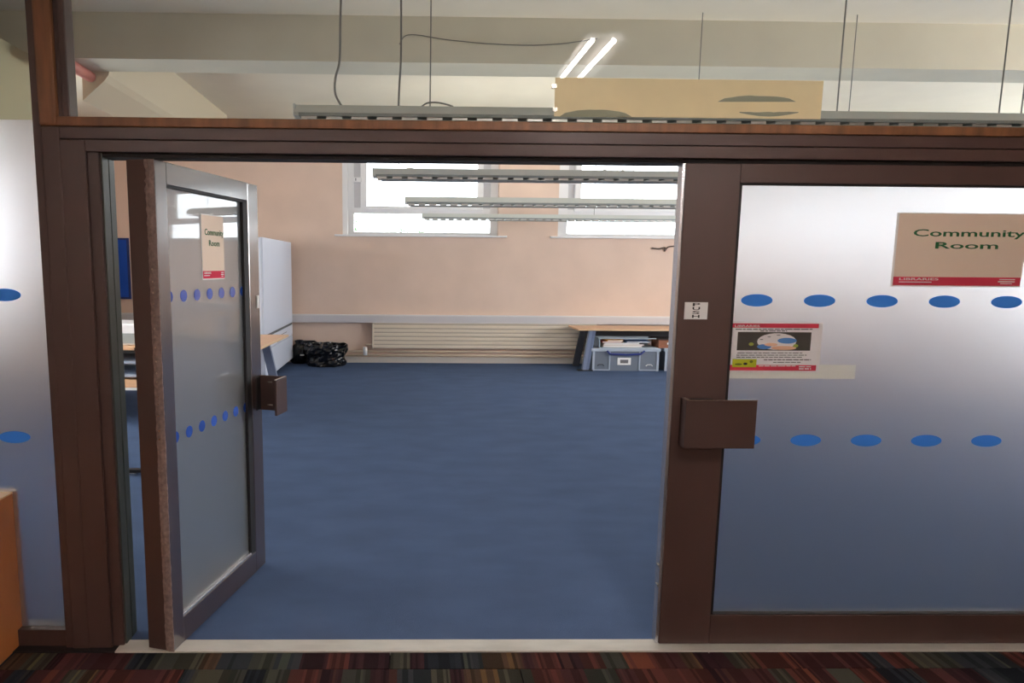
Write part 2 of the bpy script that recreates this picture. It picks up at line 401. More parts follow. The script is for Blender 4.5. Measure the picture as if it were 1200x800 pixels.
# big post below the header
xp0, xp1 = ax(84, 400, YF), ax(127, 400, YF)
bm = bmesh.new(); bx(bm, xp0, xp1, YF, YF+.12, 0, z168, .004); bx(bm, xp0 + .0, xp0+.10, YF-.014, YF, 0, z168-.002, .004)
link('post', bm, M_BRONZE, pf)
# side return of the post; strip colour paints the reflection it catches
M_POSTSHEEN = mat('grey_green_reflection', (80, 83, 76), .38, metal=.3)
box('post_return_sheen', M_POSTSHEEN, pf, xp1, xp1+.006, YF+.012, YF+.062, 0, z183, .002)
box('post_return_sheen', M_POSTSHEEN, pf, xp1, xp1+.005, YF+.07, YF+.115, 0, z183, .002)
# timber mullion, full height, with beads above the header
xm0, xm1 = ax(50, 300, YF), xp0
box('mullion', M_BRONZE, pf, xm0+.03, xm0+.10, YF-.018, YF+.09, 0, z151, .006)
box('mullion', M_WOODTRIM, pf, xm0+.028, xm0+.098, YF-.024, YF+.09, z151, LC, .010)
box('mullion_bead', M_BRONZE, pf, xm0, xm0+.032, YF-.012, YF+.07, 0, LC, .003)
xu = ax(84, 130, YF)
box('glazing_bead', M_BRONZE, pf, xm0+.09, xu-.025, YF-.006, YF+.08, z139-.002, LC, .004)
box('glazing_bead', M_BRONZE, pf, xu-.027, xu, YF-.016, YF+.05, z139-.004, LC, .006)
box('head_trim', M_BRONZE, pf, -3.6, PXR, YF-.01, YF+.1, 2.94, LC, .003)
# upper clear glazing
wu = struct(empty('window_6', (0, YF+.03, 0))); quad('pane', M_GLASS, wu, [(xu-.01, 0, z139-.02), (PXR, 0, z139-.02), (PXR, 0, 2.95), (xu-.01, 0, 2.95)])
# left side panel: clear glass on top, film below, dots
wl_ = struct(empty('window_7', (0, YF+.03, 0)))
zfilm = az(15, 138, YF)
quad('pane', M_GLASS, wl_, [(-3.6, 0, zfilm), (xm0, 0, zfilm), (xm0, 0, 2.95), (-3.6, 0, 2.95)])
zlow = az(50, 738, YF)
lp = box('frosted_pane', M_FROST, wl_, -3.6, xm0, 0, .006, zlow, zfilm)
box('bottom_rail', M_BRONZE, wl_, -3.6, xm0, -.03, .05, 0, zlow, .003)
zr1, zr2 = az(1000, 353, YF), az(1000, 518, YF)
DW, DH = .128, .050
def dot_mesh(w, h):
    bm = bmesh.new(); n = 28
    A = [bm.verts.new((math.cos(2*math.pi*k/n)*w/2, -.0006, math.sin(2*math.pi*k/n)*h/2)) for k in range(n)]
    B = [bm.verts.new((v.co.x, 0, v.co.z)) for v in A]
    bm.faces.new(A[::-1])
    for k in range(n): bm.faces.new((A[k], A[(k+1) % n], B[(k+1) % n], B[k]))
    return bm
dproto = link('dot', dot_mesh(DW, DH), M_DOT, lp, loc=(ax(0, 347, YF), -.001, zr1))
def dcopy(parent, x, z, y=-.001, src=None):
    o = (src or dproto).copy(); COL.objects.link(o); o.parent = parent; o.location = (x, y, z); return o
dcopy(lp, ax(12, 516, YF), zr2)
for k in range(1, 4): dcopy(lp, ax(0, 347, YF) - .253*k, zr1); dcopy(lp, ax(12, 516, YF) - .253*k, zr2)

# ---------------------------------------------------------------- door leaves
LZ0, LZ1 = .008, z188 - .002
def pull_plate(parent, u0, z0, z1, dirn, depth, length, web, t=.004):
    "bent plate pull: foot on the stile, web standing off it, front plate parallel to the door"
    bm = bmesh.new(); u1 = u0 + dirn*length
    bx(bm, u0, u0 + dirn*web, -depth, 0, z0, z1, .0015)
    h = link('pull_handle', bm, M_BRONZE, parent)
    bm = bmesh.new(); bx(bm, u0, u1, -depth-t, -depth, z0, z1, .0015); link('grip_plate', bm, M_BRONZE, h)
    bm = bmesh.new(); bx(bm, u0, u0 + dirn*length*.45, -.006, 0, z0+.004, z1-.004, .001); link('foot_plate', bm, M_BRONZE2, h)
    bm = bmesh.new(); bx(bm, u0, u1, -depth-t-.0004, -depth+.0, z1-.002, z1+.0015); link('lit_edge', bm, M_STEEL, h)  # bright strip paints the light on the plate's top edge
    return h
# right leaf, closed
x2a = ax(788.5, 470, YF); x2b = ax(850.5, 468, YF); zg1, zg0 = az(1000, 215.5, YF), az(1000, 721, YF)
W2 = 4.95 - x2a
d2 = struct(empty('door_2', (x2a, YF+.002, 0)))
sw = x2b - x2a
box('stile', M_BRONZE, d2, 0, sw, 0, .05, LZ0, LZ1, .003)
box('stile', M_BRONZE, d2, W2-.2, W2, 0, .05, LZ0, LZ1, .003)
box('top_rail', M_BRONZE, d2, sw, W2-.2, 0, .05, zg1, LZ1, .002)
box('bottom_rail', M_BRONZE, d2, sw, W2-.2, 0, .05, LZ0, zg0, .002)
bm = bmesh.new(); bx(bm, -.012, 0, .006, .045, LZ0, LZ1); link('edge_strip', bm, M_ALU_LIT, d2)  # bright strip paints the light caught by the stile's side face
bm = bmesh.new(); g = .012
bx(bm, sw, sw+g, .006, .03, zg0, zg1); bx(bm, sw, W2-.2, .006, .03, zg1-.006, zg1)
bx(bm, sw, W2-.2, .006, .03, zg0, zg0+.004); link('gasket_recess_shade', bm, M_BRONZE2, d2)
p2 = box('frosted_pane', M_FROST, d2, sw, W2-.2, .025, .031, zg0, zg1)
for k in range(10):
    dcopy(p2, ax(891, 353, YF) - x2a + .2545*k, zr1, .024)
    dcopy(p2, ax(877, 518, YF) - x2a + .2525*k, zr2, .024)
hz0, hz1 = az(840, 527, YF-.07), az(840, 470, YF-.07)
pull_plate(d2, ax(796, 500, YF) - x2a, hz0, hz1, 1, .05, ax(882, 500, YF-.055) - ax(799, 500, YF-.055), .02)
for z in (az(772, 665, YF), az(772, 688, YF)):
    bm = bmesh.new(); bx(bm, -.016, -.012, .01, .03, z-.006, z+.006, .001); link('edge_glint', bm, M_STEEL, d2)  # small steel pieces stand in for glints on the stile edge

# left leaf, standing open into the room
M_POL = mat('polished_brown_frame', (58, 42, 40), .3, spec=.6, coat=1.0)
M_POL.node_tree.nodes['Principled BSDF'].inputs['Coat IOR'].default_value = 2.3
M_POL.node_tree.nodes['Principled BSDF'].inputs['Coat Roughness'].default_value = .16
hx, hy = onz(205, 764)[0], YF - .045
fx, fy = onz(311.5, 661)
d1v = Vector((fx - hx, fy - hy)); WL = d1v.length; ang = math.atan2(d1v.y, d1v.x)
d1 = struct(empty('door_1', (hx, hy, 0), ang))
TL = .118
LT = az(205, 185.5, YF-.045) - .003
s1, s2 = .072, .100
zt = LT - .085; zb1 = .118
box('stile', M_POL, d1, 0, s1, 0, TL, LZ0, LT, .003)
box('stile', M_POL, d1, WL-s2, WL, 0, TL, LZ0, LT, .004)
box('top_rail', M_POL, d1, s1, WL-s2, .0, TL, zt, LT, .002)
box('bottom_rail', M_POL, d1, s1, WL-s2, .0, TL, LZ0, zb1, .002)
bm = bmesh.new(); bx(bm, WL-s2-.040, WL-s2, .004, .03, zb1, zt); bx(bm, s1, WL-s2, .004, .03, zt-.010, zt); link('gasket_recess_shade', bm, M_BRONZE2, d1)  # wide dark strip paints the recess shade at the glass edge
bm = bmesh.new(); bx(bm, s1, WL-s2, .004, .026, zb1, zb1+.012, .002); link('glazing_bead', bm, M_ALU_LIT, d1)
box('end_plate', M_BRONZE, d1, -.0025, 0, .034, TL, LZ0, LT)
# worn draught brush along the hinge edge
bm = bmesh.new(); n = 150
L = [];
for k in range(n+1):
    z = LZ0 + (LT-LZ0)*k/n; a = .000 + random.uniform(-.002, .001); b = .038 + random.uniform(-.002, .002)*(3 if z > 1.7 else 1)
    L.append((bm.verts.new((-.003, a, z)), bm.verts.new((-.007, (a+b)/2, z)), bm.verts.new((-.003, b, z)), bm.verts.new((0, b, z)), bm.verts.new((0, a, z))))
for p, q in zip(L, L[1:]):
    for j in range(5): bm.faces.new((p[j], p[(j+1) % 5], q[(j+1) % 5], q[j]))
link('draught_brush', bm, M_PILE, d1)
bm = bmesh.new()
for k in range(16): z = .9 + .045*k + random.uniform(-.01, .01); bx(bm, -.0085, -.006, .018, .024, z, z+.006)
link('brush_clip', bm, M_STEEL, d1)['kind'] = 'stuff'
p1 = box('frosted_pane', M_FROST2, d1, s1, WL-s2, .02, .026, zb1, zt)
dl = link('dot', dot_mesh(.048, DH), vinyl('blue_vinyl_dot_leaf', (70, 110, 210), 3.0), p1, loc=(.085, .018, zr1 - .004))
for k in range(7):
    if k: dcopy(p1, .085 + .0965*k, zr1 - .004, .018, dl)
    dcopy(p1, .09 + .0955*k, zr2 - .004, .018, dl)
hl0, hl1 = az(315, 470, 3.38), az(315, 432, 3.38)
pull_plate(d1, WL - .012, hl0, hl1, -1, .135, .115, .012, .012)
for z in (hl0+.03, hl1-.03): box('screw', M_STEEL, d1, WL-.030, WL-.024, -.075, -.045, z-.003, z+.003)
box('latch_plate', M_PAPER, d1, WL-.035, WL-.02, -.006, 0, az(308, 358, 3.36), az(308, 344, 3.36))

# ---------------------------------------------------------------- notices on the glass
def sign(parent_loc, rotz, x0, x1, z0, z1, label, y=-.004):
    r = thing('room_sign', label, 'sign', parent_loc, rotz)
    W, H = x1-x0, z1-z0
    box('paper_sheet', M_SHEET, r, x0, x0+W*.016, y, y+.0008, z0, z1); box('paper_sheet', M_SHEET, r, x0+W*.016, x1, y, y+.0008, z0, z0+H*.02); box('paper_sheet', M_SHEET, r, x0+W*.016, x1, y, y+.0008, z1-H*.012, z1)
    box('printed_field', M_TAN, r, x0+W*.016, x1, y-.0006, y, z0+H*.135, z1-H*.012)
    box('red_band', M_RED, r, x0+W*.016, x1-W*.006, y-.0008, y, z0+H*.02, z0+H*.1349)
    text_mesh('lettering', 'Community', M_GREEN, r, x0+W*.135, x0+W*.985, z0+H*.655, z0+H*.78, y-.0012)
    text_mesh('lettering', 'Room', M_GREEN, r, x0+W*.31, x0+W*.79, z0+H*.52, z0+H*.61, y-.0012)
    text_mesh('band_lettering', 'LIBRARIES', M_PAPER, r, x0+W*.06, x0+W*.36, z0+H*.09, z0+H*.12, y-.0016)
    bm = bmesh.new()
    for a, b, c, d in ((.06, .31, .058, .070), (.83, .95, .10, .112), (.82, .95, .07, .084), (.84, .93, .045, .055)):
        bx(bm, x0+W*a, x0+W*b, y-.0014, y-.0008, z0+H*c, z0+H*d)
    link('small_print', bm, M_PAPER, r)['kind'] = 'stuff'; return r
ys = YF + .022
sx0, sx1 = ax(1046, 300, ys), ax(1199, 300, ys)
sign((0, ys, 0), 0, sx0, sx1, az(1100, 336, ys), az(1100, 249.5, ys), 'tan sign reading Community Room on the closed door, at full width')
c80 = math.cos(ang); s80 = math.sin(ang)
def leafu(px, py):
    "distance along the open leaf at which a pixel ray crosses its face"
    d = ray(px, py); o = CAM
    # solve o + t d = h + u*dir
    a, b = d.x, d.y; c, e = c80, s80; rx, ry = hx - o.x, hy - o.y
    det = a*(-e) + c*b
    t = (rx*(-e) + c*ry) / det; u = (a*ry - b*rx) / det
    return u, (o + d*t).z
ua, za = leafu(239, 250); ub, zb_ = leafu(267, 329)
sign((hx, hy, 0), ang, ua, ub, leafu(240, 328)[1], za + .0, 'narrow-looking room sign on the glass of the open door', y=.016)

# poster on the closed door
yp = ys - .001
def R(px0, px1, py0, py1, Y=yp):
    return ax(px0, (py0+py1)/2, Y), ax(px1, (py0+py1)/2, Y), az((px0+px1)/2, py1, Y), az((px0+px1)/2, py0, Y)
def prect(name, m, parent, px0, px1, py0, py1, lift, Y=yp):
    a, b, c, d = R(px0, px1, py0, py1, Y); return box(name, m, parent, a, b, -lift, -lift+.0008, c, d)
po = thing('event_poster', 'white poster with red bands and a moon picture on the closed door', 'poster', (0, yp, 0))
prect('paper_sheet', vinyl('poster_paper', (252, 250, 250), dif=.65), po, 853, 962, 377.5, 436, 0)
prect('red_band', M_RED, po, 855, 959.5, 379, 384, .001)
prect('red_band', M_RED, po, 852, 956, 427.5, 434, .001)
prect('picture_field', mat('dark_print', (62, 58, 52), .6), po, 864, 950, 389, 410.5, .001)
def disc(name, m, parent, px, py, w, h, lift, n=22):
    bm = bmesh.new(); x, z = at(px, py, yp); kx, kz = w*yp/F/2, h*yp/F/2
    v = [bm.verts.new((x+math.cos(6.2832*k/n)*kx, -lift, z+math.sin(6.2832*k/n)*kz)) for k in range(n)]
    w_ = [bm.verts.new((q.co.x, -lift+.0006, q.co.z)) for q in v]
    bm.faces.new(v)
    for k in range(n): bm.faces.new((v[k], v[(k+1) % n], w_[(k+1) % n], w_[k]))
    return link(name, bm, m, parent)
M_MOON = mat('moon_print', (232, 228, 228), .6); M_PBL = mat('blue_print', (84, 140, 206), .6); M_PPK = mat('peach_print', (232, 186, 156), .6); M_PGR = mat('leaf_print', (140, 156, 60), .6)
disc('moon_print', M_MOON, po, 910, 400, 47, 20, .0018)
disc('blue_print', M_PBL, po, 922, 399, 23, 7, .0026); disc('blue_print', M_PBL, po, 895, 406, 17, 6, .0026)
disc('peach_print', M_PPK, po, 903, 403.5, 16, 4, .0030); disc('peach_print', M_PPK, po, 918, 407.5, 30, 5, .0030)
disc('leaf_print', M_PGR, po, 880, 403, 6, 4, .0030); disc('leaf_print', M_PGR, po, 932, 405, 6, 4, .0030)
disc('crater_print', M_INKG, po, 901, 394.5, 4, 1, .0030); disc('crater_print', M_INKG, po, 912, 392.5, 5, 1, .0030); disc('crater_print', M_INKG, po, 892, 397.5, 4, 1, .0030)
def ptext(s, m, parent, px0, px1, py0, py1, lift, name='lettering'):
    a, b, c, d = R(px0, px1, py0, py1); return text_mesh(name, s, m, parent, a, b, c, d, -lift)
ptext('LIBRARIES', M_PAPER, po, 861, 890, 380.5, 383, .0014)
bm = bmesh.new()
def pline(px0, px1, py, h=.9, lift=.0014, words=6):
    tot = px1-px0; p = px0
    while p < px1:
        q = min(px1, p + random.uniform(3, 9)); a, b, c, d = R(p, q, py-h/2, py+h/2); bx(bm, a, b, -lift, 0, c, d); p = q + 1.2
for a in ((862, 952, 385.6, 1.1), (891, 922, 387.6, 1.1)): pline(*a)
for a in ((864, 940, 413.4, .8), (863, 945, 416, .8), (863, 940, 418.4, .8), (895, 950, 421.4, 1.1), (906, 938, 424.4, .8)): pline(*a)
link('body_text', bm, M_INKG, po)['kind'] = 'stuff'
prect('badge', mat('lime_print', (172, 180, 30), .6), po, 858, 886, 420.5, 430, .0022)
disc('badge_figure', M_INK, po, 873, 426, 5, 3, .003); disc('badge_figure', mat('olive_print', (96, 104, 20), .6), po, 865, 426.5, 9, 2.4, .003); disc('badge_figure', MATS['olive_print'], po, 880, 423.5, 4, 3.4, .003)
bm = bmesh.new(); pline(889, 932, 428.6, 1, .0018); pline(936, 950, 429.5, 1.2, .0018); pline(936, 950, 432, 1.4, .0018); link('band_print', bm, M_PAPER, po)['kind'] = 'stuff'
sh = tag(box('paper_sheet', vinyl('thin_paper', (246, 248, 242), dif=.75), None, ax(846, 436, ys), ax(1003, 436, ys), YF+.0255, YF+.0262, az(900, 443.5, ys), az(900, 427, ys)), 'blank pale sheet behind the closed door glass, below the poster', 'paper')
ps = thing('push_sticker', 'small white sticker with stacked letters PUSH on the brown door stile', 'sticker', (0, YF, 0))
a, b, c, d = R(802, 829, 354, 374, YF)
box('sticker_face', M_PAPER, ps, a, b, -.0015, .001, c, d)
for ch, t in zip('PUSH', (.775, .545, .315, .085)):
    text_mesh('letter', ch, M_INK, ps, a+(b-a)*.34, a+(b-a)*.66, c+(d-c)*t, c+(d-c)*(t+.18), -.0016)
# board stuck on the upper glazing
bd = thing('paper_board', 'cream board with torn green-grey patches on the glass over the doors', 'board', (0, YF+.026, 0))
a, b, c, d = R(650, 963, 93, 138, YF+.026)
box('board_face', M_CREAMBOARD, bd, a, b, -.003, .002, c, d)
def blob(px0, px1, py0, py1, flip):
    bm = bmesh.new(); n = 12; A = []
    for k in range(n+1):
        t = k/n; py = (py0 if flip else py1 - (py1-py0)*math.sin(math.pi*min(1, t*1.1 if t < .5 else t))**.5) + random.uniform(-.4, .4)
        A.append(at(px0 + (px1-px0)*t, py, YF+.026))
    for k in range(n, -1, -1):
        t = k/n; A.append(at(px0 + (px1-px0)*t, (py1 if not flip else py0 + (py1-py0)*math.sin(math.pi*t)+.8), YF+.026))
    v = [bm.verts.new((p[0], -.0036, p[1])) for p in A]; bm.faces.new(v)
    link('torn_patch', bm, M_TEAR, bd)
blob(841, 932, 112.5, 119.5, False); blob(866, 935, 131.5, 136, True); blob(655, 740, 129, 137, False)
for p in ((648, 101), (649, 128)): x, z = at(p[0], p[1], YF+.026); box('clip', M_STEEL, bd, x-.006, x+.012, -.008, 0, z-.010, z+.006, .001)

# ---------------------------------------------------------------- pendant luminaires in the room
ZL = 2.35
LG = 'linear pendant lights in the room beyond'
def pendant(px, py0, py1, label, louvre_n=34, dx=0, length=4.1, wires=None, uplight=0):
    # depth from the height of the top edge
    dr = ray(px, py0); Y = (ZL - CAM.z) / dr.z * dr.y; x0 = ax(px, (py0+py1)/2, Y)
    h = ZL - az(px, py1, Y)
    r = thing('pendant_light', label, 'light', (x0, Y, ZL - h), 0, LG)
    bm = bmesh.new(); wd = .07
    prism(bm, [(-wd*.45, h), (wd*.45, h), (wd, h*.42), (wd, h*.22), (-wd, h*.22), (-wd, h*.42)], 'x', 0, length); link('housing', bm, M_LUM, r)
    bm = bmesh.new(); bx(bm, .02, length-.02, -wd-.002, wd+.002, h*.20, h*.40); link('side_band', bm, M_LUMD, r)
    bm = bmesh.new()
    for k in range(louvre_n):
        t = .03 + (length-.06)*k/louvre_n; bx(bm, t, t+(length-.06)/louvre_n*.62, -wd*.9, wd*.9, 0, h*.20)
    link('louvre', bm, M_LOUV, r)['kind'] = 'stuff'
    bm = bmesh.new(); bx(bm, .06, length-.06, -wd, wd, -.004, h*.02); link('bottom_edge', bm, M_LUMD, r)
    box('end_cap', M_LUM, r, -.008, .004, -wd*.95, wd*.95, h*.2, h*.98, .004)
    top = HC - (ZL-h)
    if uplight:   # unseen area lamp added to brighten the ceiling; the fitting itself is off
        ld = bpy.data.lights.new('added_uplight', 'AREA'); ld.shape = 'RECTANGLE'; ld.size = length-.1; ld.size_y = .05; ld.energy = uplight; ld.color = (1, .94, .86)
        q = bpy.data.objects.new('added_uplight', ld); COL.objects.link(q); q.parent = r; q.location = (length/2, 0, h+.006); q.rotation_euler = (math.pi, 0, 0)
    for t in (wires or (length*.62, length-.35)):
        bm = bmesh.new(); tube(bm, [(t, 0, h), (t, 0, top)], .0035, 6); link('suspension_wire', bm, M_WIRE, r)
    return r, x0, Y, h
r0, x00, Y00, h00 = pendant(348, 124.5, 143, 'nearest linear pendant, seen through the glass above the doors', wires=[.64, 2.62, 3.42, 3.53])
r1, _, Y11, _ = pendant(438, 197.5, 210.5, 'pendant light hung highest in the open doorway view, nearest of the three', uplight=7)
r2, _, Y22, _ = pendant(475, 230.5, 241, 'middle of the three grey pendant lights seen in the doorway', uplight=22)
r3, _, Y33, _ = pendant(495, 250, 257.5, 'farthest and lowest of the three grey pendant lights in the doorway', uplight=7)
# extra wires and flex of the nearest pendant
def flex(name, pts, Y, r=.004, label=None, parent=None, m=None):
    out = []
    for px, py in pts: x, z = at(px, py, Y); out.append((x, Y, z))
    # smooth
    sm = []
    for i in range(len(out)-1):
        p0 = out[max(i-1, 0)]; p1_ = out[i]; p2_ = out[i+1]; p3 = out[min(i+2, len(out)-1)]
        for k in range(6):
            t = k/6; sm.append(tuple(.5*((2*b)+(-a+c)*t+(2*a-5*b+4*c-d)*t*t+(-a+3*b-3*c+d)*t**3) for a, b, c, d in zip(p0, p1_, p2_, p3)))
    sm.append(out[-1]); bm = bmesh.new(); tube(bm, sm, r, 6)
    o = link(name, bm, m or M_WIRE, parent, smooth=True)
    if label: tag(o, label, 'cable')
    return o
flex('flex_cable', [(401, -40), (399, 20), (398, 70), (393, 92), (393, 110), (400, 124)], Y00, .006, 'grey supply flex hanging from the ceiling, bulging left above the nearest pendant')
flex('flex_cable', [(470, -40), (470, 60), (468, 100), (467, 125)], Y00, .0055, 'straight grey flex dropping to the nearest pendant, right of the bulging one')
flex('flex_cable', [(468, 52), (475, 42), (490, 41), (520, 46), (570, 51), (620, 53), (660, 51), (700, 45)], by0-.006, .0035, 'thin cable looping sideways across the view through the upper glass')
flex('flex_cable', [(494, 125), (500, 121), (510, 120), (522, 122), (531, 125)], Y00, .004, 'short flex looped on top of the nearest pendant')
flex('flex_cable', [(706, 200), (716, 197.5), (724, 197), (731, 200)], Y11, .006, 'short flex looped on top of the highest pendant in the doorway')
flex('flex_cable', [(465, 150), (466, 188), (473, 195), (486, 198)], Y11, .006, 'curved flex joining the left end of the highest doorway pendant')

# ---------------------------------------------------------------- library side luminaires (lit)
M_TUBE = mat('lit_tube', (255, 250, 240), .4, emit=((255, 246, 240), 108.0))
def lib_light(x, y0, y1, z, label, n=2):
    r = thing('ceiling_light', label, 'light', (x, y0, z), 0); L = y1-y0
    bm = bmesh.new(); prism(bm, [(-.16, .0), (-.10, .06), (.10, .06), (.16, 0), (.13, 0), (.09, .045), (-.09, .045), (-.13, 0)], 'y', 0, L); link('reflector', bm, M_WHITE, r)
    for s in ((-.06, .06) if n == 2 else (0,)):
        bm = bmesh.new(); tube(bm, [(s, .03, .015), (s, L-.03, .015)], .014, 12); link('tube', bm, M_TUBE, r, smooth=True)
    box('hanger', M_WHITE, r, -.02, .02, .2, .24, .06, LC-z); box('hanger', M_WHITE, r, -.02, .02, L-.24, L-.2, .06, LC-z); return r
lib_light(1.08, .52, 1.36, 2.84, 'short lit twin-tube light in front of the partition, mirrored in the upper glass')
lib_light(-2.6, -3.6, -1.9, 2.86, 'lit twin-tube light over the library, on the side of the wooden box')
lib_light(-.8, -3.6, -1.9, 2.86, 'lit twin-tube light over the library, behind the camera')
lib_light(3.4, -3.6, -1.9, 2.86, 'lit twin-tube light over the library, far from the wooden box')

# ---------------------------------------------------------------- radiator, pipes
x0, x1 = ax(436, 394, YB-.12), ax(700, 394, YB-.12); z0, z1 = az(560, 409, YB-.12), az(560, 379.5, YB-.12)
ra = thing('radiator', 'long low white panel radiator with horizontal ribs under the windows', 'radiator', (x0, YB-.12, z0))
W, H = x1-x0, z1-z0
M_RAD = mat('radiator_enamel', (226, 214, 196), .45)
box('casing', mat('radiator_groove_shade', (192, 180, 164), .6), ra, 0, W, .012, .10, 0, H, .004)  # casing coloured darker than the ribs to paint shade in the grooves
for k in range(6):
    box('rib_panel', M_RAD, ra, .03, W, 0, .02, .012+(H-.02)*k/6, .012+(H-.02)*(k+1)/6-.022, .004)
box('end_cap', M_RAD, ra, 0, .03, -.002, .10, 0, H, .004)
M_PIPE = mat('pipe_paint', (224, 208, 184), .4)
hp = thing('heating_pipe', 'pair of cream heating pipes running along the far wall under the radiator', 'pipe', (0, YB-.06, .1))
xs = ax(405, 415, YB-.06)
for z in (az(560, 412.3, YB-.06), az(560, 416.7, YB-.06)):
    bm = bmesh.new(); tube(bm, [(XL+.6, 0, z-.1), (XR-.5, 0, z-.1)], .014, 10); link('pipe_run', bm, M_PIPE, hp, smooth=True)
xv = ax(428, 412, YB-.08)
va = tag(empty('radiator_valve', (xv, YB-.085, 0)), 'white valve and tail pipe at the end of the radiator nearest the bin', 'valve')
bm = bmesh.new(); tube(bm, [(0, 0, az(428, 416, YB-.08)), (0, 0, az(428, 406.5, YB-.08))], .035, 10); link('valve_head', bm, M_WHITE, va, smooth=True)
bm = bmesh.new(); tube(bm, [(0, 0, z0+.06), (x0-xv+.02, 0, z0+.06)], .012, 8); link('tail_pipe', bm, M_PIPE, va, smooth=True)

# ---------------------------------------------------------------- desk on the right, things below it
zd = az(678, 385.5, 9.46)
xd0 = ax(678, 386, 9.46)
dk = thing('desk', 'beech-topped desk with slanted grey legs beside the radiator', 'desk', (xd0, 9.46, 0))
DL = 3.6; DD = YB - .13 - 9.46
bm = bmesh.new(); prism(bm, [(0, 0), (DL, 0), (DL, DD), (0, DD)], 'z', zd-.022, zd); link('top', bm, M_DESK, dk)
box('front_edging', M_DESKEDGE, dk, 0, DL, -.006, 0, zd-.022, zd)
def slant(x_top, x_bot, y, w, m, side='leg', yw=.05):
    bm = bmesh.new(); prism(bm, [(x_bot, 0), (x_bot+w, 0), (x_top+w, zd-.024), (x_top, zd-.024)], 'y', y, y+yw); return link(side, bm, m, dk)
fxt = ax(691.5, 388, 9.46) - xd0; fxb = ax(683, 433, 9.46) - xd0
slant(fxt, fxb, .02, .05, M_LEG, yw=.08); slant(fxt+.05, fxb+.05, .03, .05, mat('darker_leg_inset', (104, 118, 146), .4)); slant(fxt, fxb-.02, DD-.10, .10, M_LEGD)  # second strip of the front leg in a slightly darker tone
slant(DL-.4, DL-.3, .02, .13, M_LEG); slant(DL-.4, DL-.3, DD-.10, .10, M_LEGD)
box('foot', M_BLACK, dk, fxb-.07, fxb+.16, .0, .09, 0, .015, .003)
bm = bmesh.new(); bx(bm, fxt+.1, DL-.4, DD-.09, DD-.06, zd-.20, zd-.03); link('modesty_panel', bm, M_LEGD, dk)
def crate(px0, px1, py0, py1, Y, label, full=True, depth=.34):
    x0, x1 = ax(px0, 420, Y), ax(px1, 420, Y); W = x1-x0; H = az((px0+px1)/2, py0, Y)
    r = thing('storage_crate', label, 'crate', (x0, Y, 0), 0)
    bm = bmesh.new(); prism(bm, [(W*.03, 0), (W*.97, 0), (W, H*.86), (0, H*.86)], 'y', 0, depth); link('body', bm, M_CRATE, r)
    bm = bmesh.new(); bx(bm, -W*.02, W*1.02, -.02, depth+.02, H*.86, H, .008); link('lid', bm, M_CRATEL, r)
    for a, b, c, d in ((.0, .035, 0, .86), (.25, .27, .04, .86), (.70, .72, .04, .86), (.965, 1.0, 0, .86), (.03, .26, .02, .06), (.71, .97, .02, .06)):
        box('rib', M_CRATEL, r, W*a, W*b, -.012, .002, H*c, H*d, .002)
    bm = bmesh.new(); tube(bm, [(W*.21, -.03, H*.90), (W*.25, -.035, H*.76), (W*.5, -.04, H*.73), (W*.72, -.035, H*.76), (W*.77, -.03, H*.90)], .014, 8); link('carry_handle', bm, M_BLUEH, r, smooth=True)
    if full:
        box('paper_label', M_PAPER, r, W*.38, W*.58, -.006, .0, H*.27, H*.58)
        box('label_print', M_INKG, r, W*.42, W*.54, -.0068, -.006, H*.34, H*.50)
        for q, m in ((.13, M_INK), (.86, M_PAPER)):
            bm = bmesh.new(); tube(bm, [(W*(q-.05), -.005, H*.22), (W*(q-.03), -.005, H*.28), (W*(q+.03), -.005, H*.28), (W*(q+.05), -.005, H*.22)], .006, 6); link('moulded_catch', bm, m, r)
    return r, x0, H
Yc = 9.50
c1, cx0, cH = crate(694, 772, 408, 434, Yc, 'grey plastic crate with blue handle and white label under the desk')
c2, _, _ = crate(779, 855, 408, 434, Yc+.02, 'second grey crate under the desk, against the door stile', False)
zc = cH + .001
cxt = ax(699, 404, Yc)
tr = thing('document_tray', 'clear tray of mixed books and papers on the labelled crate', 'tray', (cxt, Yc, zc))
tw = ax(772, 404, Yc) - cxt; th_ = az(735, 396.5, Yc) - zc
M_TRAY = mat('clear_tray_plastic', (176, 190, 200), .2)
bm = bmesh.new(); bx(bm, .04, tw-.02, .0, .32, 0, .012); bx(bm, .04, .055, 0, .32, 0, th_); bx(bm, .04, tw-.05, .31, .32, 0, th_); link('tray_shell', bm, M_TRAY, tr)
bm = bmesh.new(); tube(bm, [(.02, -.005, th_), (tw*.95, -.005, th_)], .009, 6); link('tray_rim', bm, M_TRAY, tr)
zz = .014
cols = [((214, 206, 198), .7, 'wide flat cream magazine'), ((186, 160, 150), .66, 'pinkish paper folder'), ((205, 205, 205), .72, 'pale grey paper folder'), ((190, 60, 50), .3, 'small red book'), ((58, 84, 128), .42, 'dark blue book'), ((220, 160, 60), .3, 'orange book')]
tot = th_*.86
spec_ = [(.08, .74, .22, (214, 206, 198), 'cream magazine pile lowest in the tray'), (.08, .78, .18, (190, 168, 158), 'pinkish folder above the cream magazines in the tray'), (.10, .70, .16, (206, 208, 210), 'pale grey folder in the middle of the tray'), (.06, .40, .16, (170, 62, 52), 'dull red book near the tray top'), (.45, .86, .18, (52, 84, 130), 'blue book on the tray pile, beside the orange one'), (.14, .42, .18, (222, 164, 62), 'orange book topmost in the tray')]
zs = [.014]
